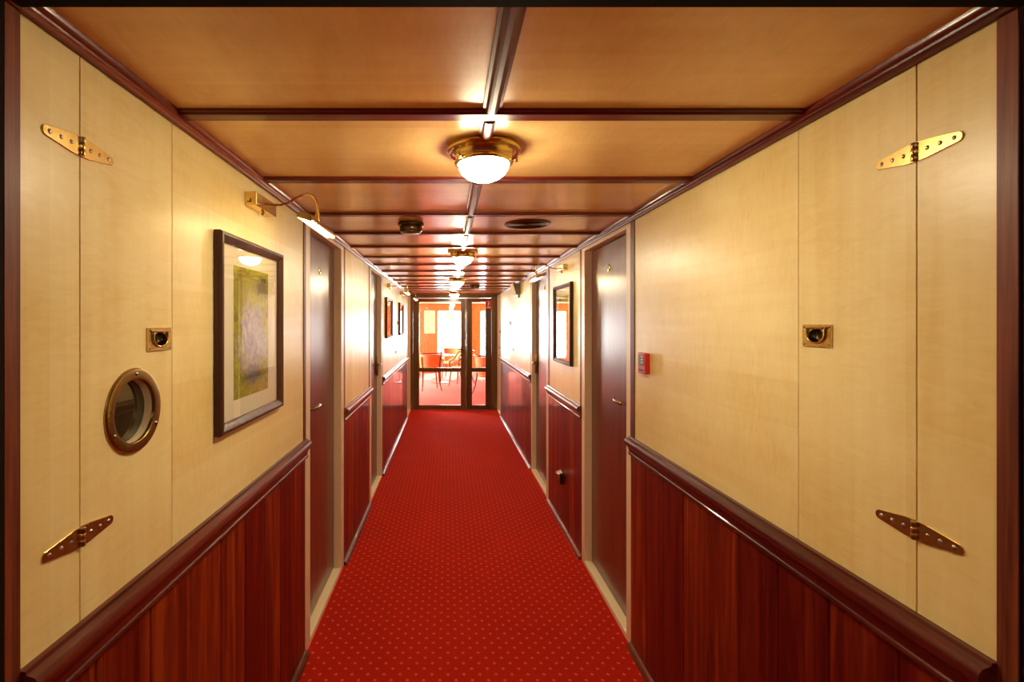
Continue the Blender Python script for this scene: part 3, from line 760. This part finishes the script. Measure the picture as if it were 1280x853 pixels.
# ------------------------------------------------------------------ small wall fittings
R = empty('fire_call_point', RS.p(0, 2.222, 1.369), 'red fire alarm call point on the maple panel beside the cabin door', 'call point')
B().box(RS.p(0, 2.182, 1.369), RS.p(.024, 2.262, 1.464), .003).done('body', 'red', R, smooth=30)
B().box(RS.p(.0236, 2.196, 1.405), RS.p(.0255, 2.250, 1.455), .0005).done('window', 'black', R, smooth=0)
tx = B()
for z in (1.447, 1.434, 1.421): tx.box(RS.p(.0254, 2.200, z-.003), RS.p(.0262, 2.222, z+.003))
tx.done('white_mark', 'white', R, smooth=0)
B().box(RS.p(.0236, 2.196, 1.380), RS.p(.0248, 2.250, 1.390)).done('key_slot', 'pframe', R, smooth=0)

R = empty('wall_loudspeaker', RS.p(0, 6.2, 1.965), 'dark wedge loudspeaker high on the far cream panel', 'loudspeaker')
B().poly([RS.p(d, 6.08, z) for d, z in ((.001, 1.968), (.055, 1.966), (.095, 2.095), (.001, 2.095))], (0, .22, 0)).done('cabinet', 'grey', R, smooth=0)
B().poly([RS.p(d, 6.075, z) for d, z in ((.055, 1.962), (.063, 1.962), (.104, 2.098), (.095, 2.098))], (0, .23, 0)).done('grille', 'mat', R, smooth=0)
B().box(RS.p(.001, 6.15, 1.92), RS.p(.02, 6.19, 1.967), .002).done('bracket', 'grey', R, smooth=0)

R = empty('wall_outlet', RS.p(0, 3.86, .34), 'small dark outlet with raised lid on the mahogany boards', 'outlet')
B().box(RS.p(0, 3.82, .335), RS.p(.026, 3.90, .415), .004).done('body', 'black', R, smooth=0)
B().poly([RS.p(d, 3.822, z) for d, z in ((.004, .423), (.008, .428), (.045, .412), (.043, .406))], (0, .076, 0)).done('lid', 'steel', R, smooth=0)
B().lathe([(0, .006), (.012, .005), (.014, 0), (0, 0)], RS.p(.026, 3.86, .375), (-1, 0, 0), 16).done('plug_face', 'steel', R, smooth=40)
def button(S, y, z, label):
    R = empty('wall_button', S.p(0, y, z), label, 'button')
    B().lathe([(0, .010), (.014, .009), (.017, .004), (.018, 0), (0, 0)], S.p(0, y, z), (-S.sg, 0, 0), 18).done('knob', 'bronze', R, smooth=40)
    B().lathe([(0, .002), (.024, .002), (.025, 0), (0, 0)], S.p(0, y, z), (-S.sg, 0, 0), 20).done('plate', 'brass_d', R, smooth=40)
button(RS, 6.72, 1.236, 'small dark button on the far cream panel under the loudspeaker')
button(LS, 6.41, 1.22, 'small dark button between the two small pictures')
def latch(S, y, z, label):
    R = empty('wall_latch', S.p(0, y, z-.04), label, 'latch')
    B().box(S.p(0, y-.015, z-.04), S.p(.006, y+.015, z+.04), .002).done('plate', 'steel', R, smooth=0)
    B().box(S.p(.006, y-.006, z-.02), S.p(.016, y+.006, z+.02), .002).done('bolt', 'bronze', R, smooth=0)
latch(RS, 7.02, 1.60, 'slim grey latch plate on the far cream panel past the loudspeaker')
latch(LS, 6.63, 1.60, 'slim grey latch plate between the two small pictures')
latch(RS, 8.39, 1.45, 'slim dark latch at the edge of the narrow door')
